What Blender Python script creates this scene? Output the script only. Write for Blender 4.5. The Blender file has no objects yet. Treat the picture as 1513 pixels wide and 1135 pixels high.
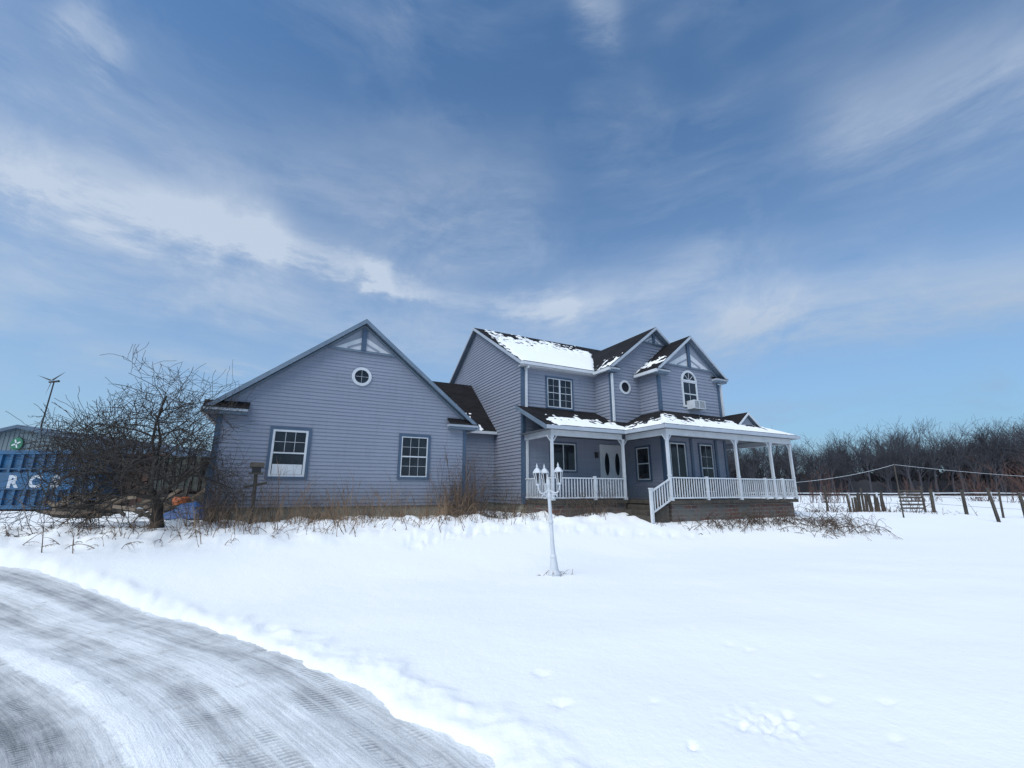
import bpy, math, random
import numpy as np
from mathutils import Vector, Matrix, noise
random.seed(7)
sc=bpy.context.scene
sc.view_settings.view_transform='Standard'
sc.view_settings.look='None'
sc.view_settings.exposure=0
TH=math.radians(27.5);CT,ST=math.cos(TH),math.sin(TH)
def w2(a,b): return (a*CT-b*ST, a*ST+b*CT)
# ------------------------------------------------------------------ materials
def newmat(name):
    m=bpy.data.materials.new(name);m.use_nodes=True
    nt=m.node_tree;b=nt.nodes['Principled BSDF'];return m,nt,b
def N(nt,t,**k):
    n=nt.nodes.new(t)
    for a,v in k.items(): setattr(n,a,v)
    return n
def setin(nt,sock,v):
    if isinstance(v,bpy.types.NodeSocket): nt.links.new(v,sock)
    elif v is not None: sock.default_value=v
def MA(nt,op,a,b=None,c=None,clamp=False):
    n=N(nt,'ShaderNodeMath',operation=op,use_clamp=clamp)
    setin(nt,n.inputs[0],a);setin(nt,n.inputs[1],b);setin(nt,n.inputs[2],c);return n.outputs[0]
def VM(nt,op,a,b=None,scale=None):
    n=N(nt,'ShaderNodeVectorMath',operation=op)
    setin(nt,n.inputs[0],a)
    if b is not None:setin(nt,n.inputs[1],b)
    if scale is not None:setin(nt,n.inputs['Scale'],scale)
    return n
def MIX(nt,f,a,b):
    n=N(nt,'ShaderNodeMix',data_type='RGBA')
    setin(nt,n.inputs['Factor'],f)
    for s,v in ((n.inputs[6],a),(n.inputs[7],b)):
        if isinstance(v,tuple) and len(v)==3:v=v+(1,)
        setin(nt,s,v)
    return n.outputs[2]
def NOISE(nt,vec,scale,detail=4,rough=.55,dist=0):
    n=N(nt,'ShaderNodeTexNoise');setin(nt,n.inputs['Vector'],vec)
    n.inputs['Scale'].default_value=scale;n.inputs['Detail'].default_value=detail
    n.inputs['Roughness'].default_value=rough;n.inputs['Distortion'].default_value=dist
    return n.outputs['Fac']
def RNG(nt,v,a,b,c=0.,d=1.,smooth=False):
    n=N(nt,'ShaderNodeMapRange');n.clamp=True
    if smooth:n.interpolation_type='SMOOTHSTEP'
    setin(nt,n.inputs[0],v)
    for i,x in enumerate((a,b,c,d)):n.inputs[i+1].default_value=x
    return n.outputs[0]
def MAPV(nt,vec,scale=(1,1,1),rot=(0,0,0),loc=(0,0,0)):
    n=N(nt,'ShaderNodeMapping');setin(nt,n.inputs[0],vec)
    n.inputs['Scale'].default_value=scale;n.inputs['Rotation'].default_value=rot;n.inputs['Location'].default_value=loc
    return n.outputs[0]
def BUMP(nt,b,h,strength=.3,dist=.02):
    n=N(nt,'ShaderNodeBump');n.inputs['Strength'].default_value=strength;n.inputs['Distance'].default_value=dist
    setin(nt,n.inputs['Height'],h);nt.links.new(n.outputs[0],b.inputs['Normal'])
def simple(name,c1,c2=None,scale=3,rough=.6,bump=0,bscale=None,metal=0,stretch=(1,1,1),spec=.5,det=4):
    m,nt,b=newmat(name)
    tc=N(nt,'ShaderNodeTexCoord').outputs['Object']
    v=MAPV(nt,tc,stretch)
    if c2 is None:c2=tuple(x*.8 for x in c1)
    if det:
        f=RNG(nt,NOISE(nt,v,scale,det,.65),.35,.65)
        nt.links.new(MIX(nt,f,c1,c2),b.inputs['Base Color'])
    else:b.inputs['Base Color'].default_value=c1+(1,)
    b.inputs['Roughness'].default_value=rough;b.inputs['Metallic'].default_value=metal
    b.inputs['Specular IOR Level'].default_value=spec
    if bump:BUMP(nt,b,NOISE(nt,v,bscale or scale*6,4),bump,.02)
    return m
def siding_mat():
    m,nt,b=newmat('vinyl_siding')
    tc=N(nt,'ShaderNodeTexCoord').outputs['Object']
    big=NOISE(nt,tc,.5,2)
    streak=NOISE(nt,MAPV(nt,tc,(5,5,.6)),1.5,4,.7)
    row=NOISE(nt,MAPV(nt,tc,(.25,.25,9)),1.0,1)
    c=MIX(nt,RNG(nt,big,.3,.7),(.245,.268,.335),(.27,.294,.362))
    c=MIX(nt,RNG(nt,row,.35,.65,0,.4),c,(.21,.232,.29))
    c=MIX(nt,RNG(nt,streak,.52,.8,0,.4),c,(.165,.178,.21))
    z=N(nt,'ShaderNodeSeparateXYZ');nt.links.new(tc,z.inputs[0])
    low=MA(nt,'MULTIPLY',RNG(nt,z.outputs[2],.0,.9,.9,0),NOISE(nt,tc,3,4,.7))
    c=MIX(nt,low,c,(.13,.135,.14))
    nt.links.new(c,b.inputs['Base Color']);b.inputs['Roughness'].default_value=.5
    b.inputs['Specular IOR Level'].default_value=.3
    return m
M_SID=siding_mat()
M_WHITE=simple('white_trim_paint',(.62,.64,.67),(.52,.55,.58),2,.5)
M_FASC=simple('gutter_fascia_paint',(.42,.46,.52),(.36,.40,.45),2,.5)
M_BLUE=simple('slate_blue_trim',(.065,.105,.165),(.05,.085,.14),3,.5)
M_BLUEL=simple('pale_blue_fascia',(.16,.21,.27),(.12,.165,.22),2,.5)
M_PANEL=simple('gable_panel_grey',(.27,.30,.36),(.22,.25,.31),3,.6)
M_CEIL=simple('porch_ceiling_shaded',(.14,.155,.18),(.11,.125,.15),3,.7)  # ceiling colour darkened to deepen the shade under the porch roof
M_CONC=simple('foundation_concrete',(.30,.285,.23),(.12,.115,.095),1.6,.9,.4,20)
def brickmat():
    m,nt,b=newmat('porch_brick')
    tc=N(nt,'ShaderNodeTexCoord').outputs['Object']
    sp=N(nt,'ShaderNodeSeparateXYZ');nt.links.new(tc,sp.inputs[0])
    cb=N(nt,'ShaderNodeCombineXYZ');nt.links.new(MA(nt,'ADD',sp.outputs[0],sp.outputs[1]),cb.inputs[0]);nt.links.new(sp.outputs[2],cb.inputs[1])
    br=N(nt,'ShaderNodeTexBrick');nt.links.new(cb.outputs[0],br.inputs[0])
    br.inputs['Color1'].default_value=(.17,.075,.06,1);br.inputs['Color2'].default_value=(.09,.06,.055,1);br.inputs['Mortar'].default_value=(.18,.175,.16,1)
    br.inputs['Scale'].default_value=1;br.inputs['Brick Width'].default_value=.4;br.inputs['Row Height'].default_value=.14;br.inputs['Mortar Size'].default_value=.02
    nt.links.new(MIX(nt,RNG(nt,NOISE(nt,tc,1.6,4),.42,.6),br.outputs[0],(.13,.13,.12)),b.inputs['Base Color']);b.inputs['Roughness'].default_value=.9
    return m
M_BRICK=brickmat()
def shingle():
    m,nt,b=newmat('asphalt_shingles')
    tc=N(nt,'ShaderNodeTexCoord').outputs['Object']
    sp=N(nt,'ShaderNodeSeparateXYZ');nt.links.new(tc,sp.inputs[0])
    cb=N(nt,'ShaderNodeCombineXYZ');nt.links.new(MA(nt,'ADD',sp.outputs[0],MA(nt,'MULTIPLY',sp.outputs[1],.6)),cb.inputs[0]);nt.links.new(sp.outputs[2],cb.inputs[1])
    br=N(nt,'ShaderNodeTexBrick');nt.links.new(cb.outputs[0],br.inputs[0])
    br.inputs['Color1'].default_value=(.022,.021,.024,1);br.inputs['Color2'].default_value=(.011,.011,.012,1);br.inputs['Mortar'].default_value=(.005,.005,.006,1)
    br.inputs['Scale'].default_value=1;br.inputs['Brick Width'].default_value=.33;br.inputs['Row Height'].default_value=.085;br.inputs['Mortar Size'].default_value=.008
    nt.links.new(MIX(nt,RNG(nt,NOISE(nt,tc,1.2,4),.4,.75,0,.6),br.outputs[0],(.026,.024,.026)),b.inputs['Base Color']);b.inputs['Roughness'].default_value=.95
    b.inputs['Specular IOR Level'].default_value=.15
    return m
M_ROOF=shingle()
def glassmat():
    m,nt,b=newmat('window_glass')
    tc=N(nt,'ShaderNodeTexCoord').outputs['Object']
    c=MIX(nt,RNG(nt,NOISE(nt,tc,1.3,3),.4,.65),(.010,.013,.018),(.025,.03,.04))
    nt.links.new(c,b.inputs['Base Color']);b.inputs['Roughness'].default_value=.06;b.inputs['Specular IOR Level'].default_value=.4
    BUMP(nt,b,NOISE(nt,tc,1.5,1),.06,.05)
    return m
M_GLASS=glassmat()
def snowmat():
    m,nt,b=newmat('snow')
    tc=N(nt,'ShaderNodeTexCoord').outputs['Object']
    f=NOISE(nt,tc,.25,3)
    nt.links.new(MIX(nt,f,(.91,.92,.92),(.86,.88,.89)),b.inputs['Base Color'])
    b.inputs['Roughness'].default_value=.8;b.inputs['Specular IOR Level'].default_value=.1
    h=MA(nt,'ADD',NOISE(nt,tc,1.6,5,.65),MA(nt,'MULTIPLY',NOISE(nt,tc,22,3,.6),.18))
    BUMP(nt,b,h,.4,.06)
    return m
M_SNOW=snowmat()
M_BARK=simple('dark_bark',(.03,.024,.02),(.05,.042,.035),6,.95,.5,30,stretch=(1,1,.4))
M_TWIG=simple('brown_twigs',(.065,.042,.032),(.10,.07,.05),3,.95,det=1)
M_DRY=simple('dry_stalks',(.24,.16,.10),(.10,.065,.045),2,.95,det=1)
M_WOOD=simple('weathered_wood',(.08,.068,.055),(.04,.035,.03),5,.9,.4,stretch=(1,1,.2))
M_DARK=simple('dark_metal',(.02,.02,.022),(.035,.033,.03),4,.6)
M_FAR=simple('hazed_bark',(.066,.067,.078),None,.3,1,spec=0,det=0)  # distance haze is put into the bark colour of the far trees
M_FARR=simple('reddish_brush',(.12,.075,.065),None,.4,1,spec=0,det=0)
# ------------------------------------------------------------------ mesh builder
class MB:
    def __init__(s,name,mats):
        s.name=name;s.v=[];s.f=[];s.mi=[];s.mats=mats if isinstance(mats,list) else [mats]
    def add(s,pts,faces,mi=0):
        o=len(s.v);s.v.extend([tuple(p) for p in pts])
        for f in faces:s.f.append([o+i for i in f]);s.mi.append(mi)
    def box(s,x0,x1,y0,y1,z0,z1,mi=0):
        p=[(x,y,z) for z in (z0,z1) for y in (y0,y1) for x in (x0,x1)]
        s.add(p,[(0,2,3,1),(4,5,7,6),(0,1,5,4),(2,6,7,3),(0,4,6,2),(1,3,7,5)],mi)
    def beam(s,p,q,w,h,up=(0,0,1),mi=0):
        p=Vector(p);q=Vector(q);d=(q-p).normalized();u=Vector(up)
        sd=d.cross(u)
        if sd.length<1e-4:sd=d.cross(Vector((1,0,0)))
        sd.normalize();u=sd.cross(d).normalized()
        pts=[]
        for c in (p,q):
            for i,j in ((-1,-1),(1,-1),(1,1),(-1,1)):pts.append(c+sd*(w/2*i)+u*(h/2*j))
        s.add(pts,[(0,1,2,3),(7,6,5,4),(0,4,5,1),(1,5,6,2),(2,6,7,3),(3,7,4,0)],mi)
    def slab(s,top,th,mi=0,mi2=None,d=(0,0,-1)):
        n=len(top);d=Vector(d)*th
        bot=[Vector(p)+d for p in top]
        s.add(list(top)+bot,[tuple(range(n))],mi)
        o=len(s.v)-2*n;m2=mi if mi2 is None else mi2
        s.f.append([o+n+i for i in reversed(range(n))]);s.mi.append(m2)
        for i in range(n):
            j=(i+1)%n;s.f.append([o+i,o+n+i,o+n+j,o+j]);s.mi.append(m2)
    def tube(s,pts,rad,sides=5,mi=0,cap=False):
        o=len(s.v);n=len(pts);pts=[Vector(p) for p in pts]
        for i,p in enumerate(pts):
            d=(pts[min(i+1,n-1)]-pts[max(i-1,0)])
            if d.length<1e-6:d=Vector((0,0,1))
            d.normalize()
            a=Vector((0,0,1)) if abs(d.z)<.9 else Vector((1,0,0))
            x=d.cross(a).normalized();y=d.cross(x)
            for k in range(sides):
                t=2*math.pi*k/sides;s.v.append(tuple(p+(x*math.cos(t)+y*math.sin(t))*rad[i]))
        for i in range(n-1):
            for k in range(sides):
                k2=(k+1)%sides
                s.f.append([o+i*sides+k,o+i*sides+k2,o+(i+1)*sides+k2,o+(i+1)*sides+k]);s.mi.append(mi)
        if cap:
            s.f.append([o+k for k in range(sides)]);s.mi.append(mi)
            s.f.append([o+(n-1)*sides+k for k in reversed(range(sides))]);s.mi.append(mi)
    def obj(s,parent=None,smooth=False,off=None):
        me=bpy.data.meshes.new(s.name)
        vv=s.v
        if off is not None:vv=[(x-off[0],y-off[1],z-off[2]) for x,y,z in s.v]
        me.from_pydata(vv,[],s.f)
        for m in s.mats:me.materials.append(m)
        me.polygons.foreach_set('material_index',s.mi)
        if smooth:me.polygons.foreach_set('use_smooth',[True]*len(s.f))
        me.update()
        ob=bpy.data.objects.new(s.name,me);sc.collection.objects.link(ob)
        if parent:ob.parent=parent
        return ob
def empty(name,loc=(0,0,0),rot=0):
    e=bpy.data.objects.new(name,None);e.location=loc;e.rotation_euler=(0,0,rot);sc.collection.objects.link(e);return e
# ------------------------------------------------------------------ terrain
def ss(t):
    t=max(0.,min(1.,t));return t*t*(3-2*t)
def base(x,y):
    a=x*CT+y*ST;b=-x*ST+y*CT;r=math.hypot(x,y)
    h=.74*ss((b-8)/5.5)
    h*=1-.42*ss((a-19)/8)
    t=ss((r-40)/60);h=h*(1-t)+.3*t
    if r<150:
        h+=.08*(noise.noise(Vector((x*.13,y*.13,3)))) *ss((r-3)/8)
        h+=.03*noise.noise(Vector((x*.6,y*.8,9)))
        g=ss((b-10.6)/2.5)*(1-ss((b-15.4)/1.5))*(1-ss((a-20)/4))*ss((a+9)/4)
        h+=g*.17*noise.fractal(Vector((x*1.3,y*1.3,1)),1,2,4)
    else:
        h+=.25*noise.noise(Vector((x*.01,y*.01,3)))
    return h
R=[(-34,8.6),(-20,8.9),(-13,8.8),(-8.9,8.1),(-6.1,7.3),(-2.74,5.5),(-.8,3.95),(0.05,3.05),(.9,1.8),(1.7,0),(2.1,-4),(2.2,-10)]
def catmull(P,n):
    out=[]
    for i in range(len(P)-1):
        p0=P[max(i-1,0)];p1=P[i];p2=P[i+1];p3=P[min(i+2,len(P)-1)]
        for k in range(n):
            t=k/n
            out.append(tuple(.5*((2*p1[j])+(-p0[j]+p2[j])*t+(2*p0[j]-5*p1[j]+4*p2[j]-p3[j])*t*t+(-p0[j]+3*p1[j]-3*p2[j]+p3[j])*t**3) for j in (0,1)))
    out.append(P[-1]);return out
RC=np.array(catmull(R,8))
DW=6.5
def drive_sd(X,Y):
    best=np.full(X.shape,1e9);sg=np.zeros(X.shape)
    for i in range(len(RC)-1):
        ax,ay=RC[i];bx,by=RC[i+1];dx,dy=bx-ax,by-ay;L=dx*dx+dy*dy
        t=np.clip(((X-ax)*dx+(Y-ay)*dy)/L,0,1)
        px=X-ax-t*dx;py=Y-ay-t*dy;d=np.hypot(px,py)
        cr=-(dx*(Y-ay)-dy*(X-ax))/math.sqrt(L)
        m=d<best;best[m]=d[m];sg[m]=np.sign(cr[m])
    return best*sg
FP=[(0.37,3.87,.06,.03),(.27,4.45,.055,.024),(1.62,3.55,.045,.025),(1.78,3.48,.04,.025),(1.88,3.66,.04,.025),(2.02,3.72,.04,.022),(1.72,3.66,.035,.02),(2.45,3.95,.055,.018),(1.15,3.28,.03,.04),
    (2.3,5.2,.04,.02),(2.42,5.05,.04,.02),(2.1,5.7,.04,.018),(2.7,4.4,.04,.016),(2.55,3.4,.055,.016),(1.1,3.9,.04,.016),(2.9,3.9,.045,.016)]
for i in range(34):
    t=i/33.;a=3+9.2*t;b=11.0+.8*math.sin(t*5)+(.6 if i%2 else 0.25)
    x,y=w2(a,b-.4);FP.append((x,y,.16,.07))
angs=list(np.radians(np.arange(-56,56.01,.2)))+list(np.radians(np.arange(58,304,3.)))
rr=[.4]
while rr[-1]<4500:
    r=rr[-1];rr.append(r*(1.0095 if 2.2<r<7 else (1.02 if r<16 else 1.035)))
NR=len(rr)
A_,R_=np.meshgrid(np.array(angs),np.array(rr))
GX=(np.sin(A_)*R_).ravel();GY=(np.cos(A_)*R_).ravel()
near=np.hypot(GX,GY)<45
SD=np.full(GX.shape,-99.);SD[near]=drive_sd(GX[near],GY[near])
GZ=np.array([base(x,y) for x,y in zip(GX,GY)])
for i in np.nonzero((SD>-1.2)&(SD<DW+1.5))[0]:
    x,y=GX[i],GY[i]
    n=noise.fractal(Vector((x*2.2,y*2.2,5)),1,2,5)*.11+noise.noise(Vector((x*.5,y*.5,2)))*.08
    s=SD[i]+n
    GZ[i]+=-.075*ss((s+.03)/.2)*(1-ss((s-DW)/.3))
    GZ[i]+=.022*math.exp(-((s+.2)/.16)**2)*(1+2.2*noise.fractal(Vector((x*2.5,y*2.5,8)),1,2,3))
for fx,fy,fr,fd in FP:
    d2=(GX-fx)**2+(GY-fy)**2;m=d2<(fr*3)**2
    d=np.sqrt(d2[m])/fr
    wob=np.array([1+.7*noise.fractal(Vector((x*11,y*11,0)),1,2,3) for x,y in zip(GX[m],GY[m])]) if m.any() else 1
    d=d*wob
    GZ[m]+=-fd*np.exp(-d**2)
m=np.nonzero((GX-1.8)**2+(GY-3.6)**2<.5)[0]
for i in m:
    x,y=GX[i],GY[i];q=math.exp(-(((x-1.8)/.25)**2+((y-3.6)/.22)**2));GZ[i]+=q*.045*noise.fractal(Vector((x*14,y*14,2)),1,2,3)
nA=len(angs);faces=[]
for i in range(NR-1):
    for j in range(nA):
        k=(j+1)%nA;faces.append((i*nA+j,i*nA+k,(i+1)*nA+k,(i+1)*nA+j))
verts=list(zip(GX.tolist(),GY.tolist(),GZ.tolist()))
verts.append((0,0,-.07));faces+= [(len(verts)-1,(j+1)%nA,j) for j in range(nA)]
me=bpy.data.meshes.new('snow_ground');me.from_pydata(verts,[],faces);me.materials.append(M_SNOW)
me.polygons.foreach_set('use_smooth',[True]*len(faces));me.update()
g=bpy.data.objects.new('snow_ground',me);sc.collection.objects.link(g)
# driveway
def drivemat():
    m,nt,b=newmat('icy_driveway')
    uv=N(nt,'ShaderNodeUVMap').outputs[0]
    sp=N(nt,'ShaderNodeSeparateXYZ');nt.links.new(uv,sp.inputs[0]);c=sp.outputs[0];l=sp.outputs[1]
    wob=MA(nt,'MULTIPLY',MA(nt,'SUBTRACT',NOISE(nt,MAPV(nt,uv,(.4,.4,1)),1,2),.5),.25)
    cc=MA(nt,'ADD',c,wob)
    edge=MA(nt,'MULTIPLY',MA(nt,'SUBTRACT',NOISE(nt,uv,9,4,.7),.5),.16)
    ce_=MA(nt,'ADD',cc,edge)
    st1=NOISE(nt,MAPV(nt,uv,(5,.2,1)),1.,4,.6)
    st2=NOISE(nt,MAPV(nt,uv,(26,1.0,1)),1.,4,.65)
    pat=NOISE(nt,MAPV(nt,uv,(1.8,1.2,1)),1.,7,.72)
    fine=NOISE(nt,uv,45,3,.7)
    def band(c0,w,s=1,src=None):
        t=MA(nt,'DIVIDE',MA(nt,'SUBTRACT',src or cc,c0),w)
        t=MA(nt,'MULTIPLY',t,t)
        return MA(nt,'MULTIPLY',MA(nt,'EXPONENT',MA(nt,'MULTIPLY',MA(nt,'MULTIPLY',t,t),-1)),s)
    grey=MA(nt,'ADD',band(.32,.20,.34),band(1.08,.16,.22))
    grey=MA(nt,'ADD',grey,band(2.3,.66,.66))
    grey=MA(nt,'ADD',grey,band(3.85,.75,.72))
    grey=MA(nt,'ADD',grey,band(5.4,.7,.6))
    wv=N(nt,'ShaderNodeTexWave',bands_direction='Y');nt.links.new(MAPV(nt,uv,(1.6,1,1),(0,0,.25)),wv.inputs[0])
    wv.inputs['Scale'].default_value=6.5;wv.inputs['Distortion'].default_value=1.0;wv.inputs['Detail'].default_value=1;wv.inputs['Detail Scale'].default_value=4
    lug=RNG(nt,wv.outputs['Fac'],.35,.65)
    brk=RNG(nt,NOISE(nt,uv,2.0,3),.42,.60)
    lanes=band(.22,.06)
    for c0 in (.36,.5,.95,1.09,1.23,1.9,2.05,2.5):lanes=MA(nt,'ADD',lanes,band(c0,.055))
    trk=MA(nt,'MULTIPLY',MA(nt,'MULTIPLY',lanes,lug),brk)
    k=MA(nt,'ADD',MA(nt,'SUBTRACT',grey,.10),MA(nt,'MULTIPLY',MA(nt,'SUBTRACT',st1,.5),1.25))
    k=MA(nt,'ADD',k,MA(nt,'MULTIPLY',MA(nt,'SUBTRACT',st2,.5),1.0))
    k=MA(nt,'ADD',k,MA(nt,'MULTIPLY',MA(nt,'SUBTRACT',pat,.5),1.5))
    k=MA(nt,'ADD',k,MA(nt,'MULTIPLY',trk,.42))
    k=MA(nt,'SUBTRACT',k,band(1.53,.10,1.6,ce_))
    k=MA(nt,'SUBTRACT',k,band(3.05,.045,1.1,ce_))
    k=MA(nt,'SUBTRACT',k,band(-.06,.12,.9,ce_))
    col=MIX(nt,RNG(nt,k,-.3,.95),(.82,.84,.85),(.19,.20,.21))
    dirt=RNG(nt,NOISE(nt,uv,2.1,6,.75),.60,.70,0,.45)
    col=MIX(nt,dirt,col,(.18,.155,.12))
    col=MIX(nt,RNG(nt,fine,.5,.75,0,.22),col,(.26,.275,.29))
    nt.links.new(col,b.inputs['Base Color'])
    nt.links.new(RNG(nt,k,.2,1,.8,.5),b.inputs['Roughness']);b.inputs['Specular IOR Level'].default_value=.3
    h=MA(nt,'SUBTRACT',MA(nt,'ADD',MA(nt,'ADD',MA(nt,'MULTIPLY',st2,.6),MA(nt,'MULTIPLY',pat,.8)),MA(nt,'MULTIPLY',fine,.5)),MA(nt,'MULTIPLY',trk,.6))
    BUMP(nt,b,h,.7,.025)
    return m
M_DRIVE=drivemat()
seg=np.hypot(*(RC[1:]-RC[:-1]).T);S=np.concatenate([[0],np.cumsum(seg)])
ns=int(S[-1]/.06);sv=np.linspace(0,S[-1],ns);PX=np.interp(sv,S,RC[:,0]);PY=np.interp(sv,S,RC[:,1])
TX=np.gradient(PX);TY=np.gradient(PY);L=np.hypot(TX,TY);NX=TY/L;NY=-TX/L
K=np.ones(25)/25;NX=np.convolve(np.pad(NX,12,'edge'),K,'valid');NY=np.convolve(np.pad(NY,12,'edge'),K,'valid')
cs=np.concatenate([np.arange(-.4,3.3,.05),np.arange(3.3,DW+.4,.15)])
verts=[];uvs=[]
def gsn(c,c0,w):return math.exp(-((c-c0)/w)**2)
sgn=1
tx=PX[ns//2]+NX[ns//2];ty=PY[ns//2]+NY[ns//2]
if drive_sd(np.array([tx]),np.array([ty]))[0]<0:sgn=-1
for i in range(ns):
    for c in cs:
        x=PX[i]+sgn*NX[i]*c;y=PY[i]+sgn*NY[i]*c
        z=base(x,y)-.038
        wb=noise.noise(Vector((x*.6,y*.6,4)))*.1
        z+=.03*gsn(c+wb,1.53,.12)*(1+noise.noise(Vector((x*4,y*4,1))))+.015*gsn(c+wb,3.05,.08)-.012*gsn(c+wb,.32,.14)-.012*gsn(c+wb,1.08,.16)-.012*gsn(c+wb,2.2,.4)
        z+=.006*noise.fractal(Vector((x*5,y*5,0)),1,2,3)
        verts.append((x,y,z));uvs.append((c,sv[i]))
nc=len(cs);faces=[(i*nc+j,(i+1)*nc+j,(i+1)*nc+j+1,i*nc+j+1) for i in range(ns-1) for j in range(nc-1)]
me=bpy.data.meshes.new('driveway');me.from_pydata(verts,[],faces);me.materials.append(M_DRIVE)
ul=me.uv_layers.new(name='UVMap');idx=np.zeros(len(me.loops),dtype=np.int32);me.loops.foreach_get('vertex_index',idx)
ul.data.foreach_set('uv',np.array(uvs)[idx].ravel());me.polygons.foreach_set('use_smooth',[True]*len(faces));me.update()
d=bpy.data.objects.new('driveway',me);sc.collection.objects.link(d)
if me.polygons[0].normal.z<0:me.flip_normals()
# ------------------------------------------------------------------ farmhouse
O=(8.62,15.5,1.1)
wx,wy=w2(O[0],O[1])
house=empty('farmhouse',(wx,wy,O[2]),TH)
def HB(name,mats):return MB(name,mats)
def HO(mb,smooth=False):return mb.obj(house,smooth,O)
class PL:
    def __init__(s,kind,c):
        s.k=kind;s.c=c
    def p(s,x,z,n):
        if s.k=='F':return (x,s.c-n,z)
        if s.k=='B':return (x,s.c+n,z)
        if s.k=='L':return (s.c-n,x,z)
        if s.k=='R':return (s.c+n,x,z)
def pbox(mb,pl,s0,s1,z0,z1,n0,n1,mi=0):
    a=pl.p(s0,z0,n0);b=pl.p(s1,z1,n1)
    mb.box(min(a[0],b[0]),max(a[0],b[0]),min(a[1],b[1]),max(a[1],b[1]),min(a[2],b[2]),max(a[2],b[2]),mi)
def clip(poly,z,keep_above):
    out=[];n=len(poly)
    for i in range(n):
        p=poly[i];q=poly[(i+1)%n]
        ip=(p[1]>=z) if keep_above else (p[1]<=z);iq=(q[1]>=z) if keep_above else (q[1]<=z)
        if ip:out.append(p)
        if ip!=iq:
            t=(z-p[1])/(q[1]-p[1]);out.append((p[0]+t*(q[0]-p[0]),z))
    return out
sid=HB('siding',M_SID)
def siding(pl,poly,step=.118,z0=1.1,lip=.022):
    zmin=min(p[1] for p in poly);zmax=max(p[1] for p in poly)
    z=z0
    while z<zmax-1e-3:
        if z+step>zmin:
            q=clip(clip(poly,max(z,zmin),True),z+step,False)
            if len(q)>=3:
                pts=[pl.p(x,zz,(lip-.002)*(1-(zz-z)/step)+.002) for x,zz in q]
                sid.add(pts,[tuple(range(len(pts)))])
                zz=max(z,zmin);lo=[x for x,z2 in q if abs(z2-zz)<1e-4]
                if len(lo)>=2:
                    x0,x1=min(lo),max(lo)
                    sid.add([pl.p(x0,zz,lip),pl.p(x1,zz,lip),pl.p(x1,zz,-.01),pl.p(x0,zz,-.01)],[(0,1,2,3)])
        z+=step
G0,G1,GA=-1.76,6.08,2.16
def groof(a):return 7.48-.806*abs(a-2.17)
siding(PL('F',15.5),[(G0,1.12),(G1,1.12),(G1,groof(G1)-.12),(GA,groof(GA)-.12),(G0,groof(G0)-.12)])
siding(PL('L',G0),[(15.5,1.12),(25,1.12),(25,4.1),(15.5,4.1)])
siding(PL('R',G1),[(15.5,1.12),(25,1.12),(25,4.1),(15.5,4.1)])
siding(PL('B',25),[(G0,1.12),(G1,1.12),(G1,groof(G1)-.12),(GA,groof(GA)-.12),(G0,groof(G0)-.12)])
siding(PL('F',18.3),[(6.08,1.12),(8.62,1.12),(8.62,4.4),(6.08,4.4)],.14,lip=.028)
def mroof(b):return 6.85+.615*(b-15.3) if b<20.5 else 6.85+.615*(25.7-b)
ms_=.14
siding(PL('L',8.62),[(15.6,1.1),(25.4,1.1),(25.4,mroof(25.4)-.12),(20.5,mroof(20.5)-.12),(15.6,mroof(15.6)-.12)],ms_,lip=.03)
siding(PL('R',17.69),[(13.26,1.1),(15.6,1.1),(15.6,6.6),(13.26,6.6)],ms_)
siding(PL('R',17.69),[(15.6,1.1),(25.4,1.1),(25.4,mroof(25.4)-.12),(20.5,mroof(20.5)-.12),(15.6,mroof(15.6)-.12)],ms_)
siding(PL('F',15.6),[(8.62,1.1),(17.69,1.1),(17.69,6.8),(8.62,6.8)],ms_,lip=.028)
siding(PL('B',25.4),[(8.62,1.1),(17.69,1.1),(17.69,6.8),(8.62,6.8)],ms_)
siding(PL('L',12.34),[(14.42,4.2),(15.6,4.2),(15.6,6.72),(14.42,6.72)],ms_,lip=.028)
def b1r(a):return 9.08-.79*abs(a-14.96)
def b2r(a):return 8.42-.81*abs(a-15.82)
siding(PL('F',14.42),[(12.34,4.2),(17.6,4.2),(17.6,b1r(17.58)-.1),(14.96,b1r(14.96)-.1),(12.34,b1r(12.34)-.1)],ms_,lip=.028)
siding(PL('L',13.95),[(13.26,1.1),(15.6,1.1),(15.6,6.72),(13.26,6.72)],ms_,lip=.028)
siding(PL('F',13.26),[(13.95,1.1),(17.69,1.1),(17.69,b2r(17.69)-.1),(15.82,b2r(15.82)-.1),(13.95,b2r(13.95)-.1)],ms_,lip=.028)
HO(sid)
fd=HB('foundation',[M_CONC,M_BRICK,M_WOOD])
fd.box(G0+.03,G1-.03,15.53,24.95,-.2,1.115)
fd.box(6.0,8.7,18.33,24,-.2,1.115)
fd.box(8.65,17.6,15.63,25.3,-.2,1.095)
fd.box(8.75,12.1,13.65,15.7,-.2,1.13,1)
fd.box(12.35,19.45,11.6,13.8,-.2,1.13,1)
fd.box(17.6,19.45,13.8,20,-.2,1.13,1)
HO(fd)
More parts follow.
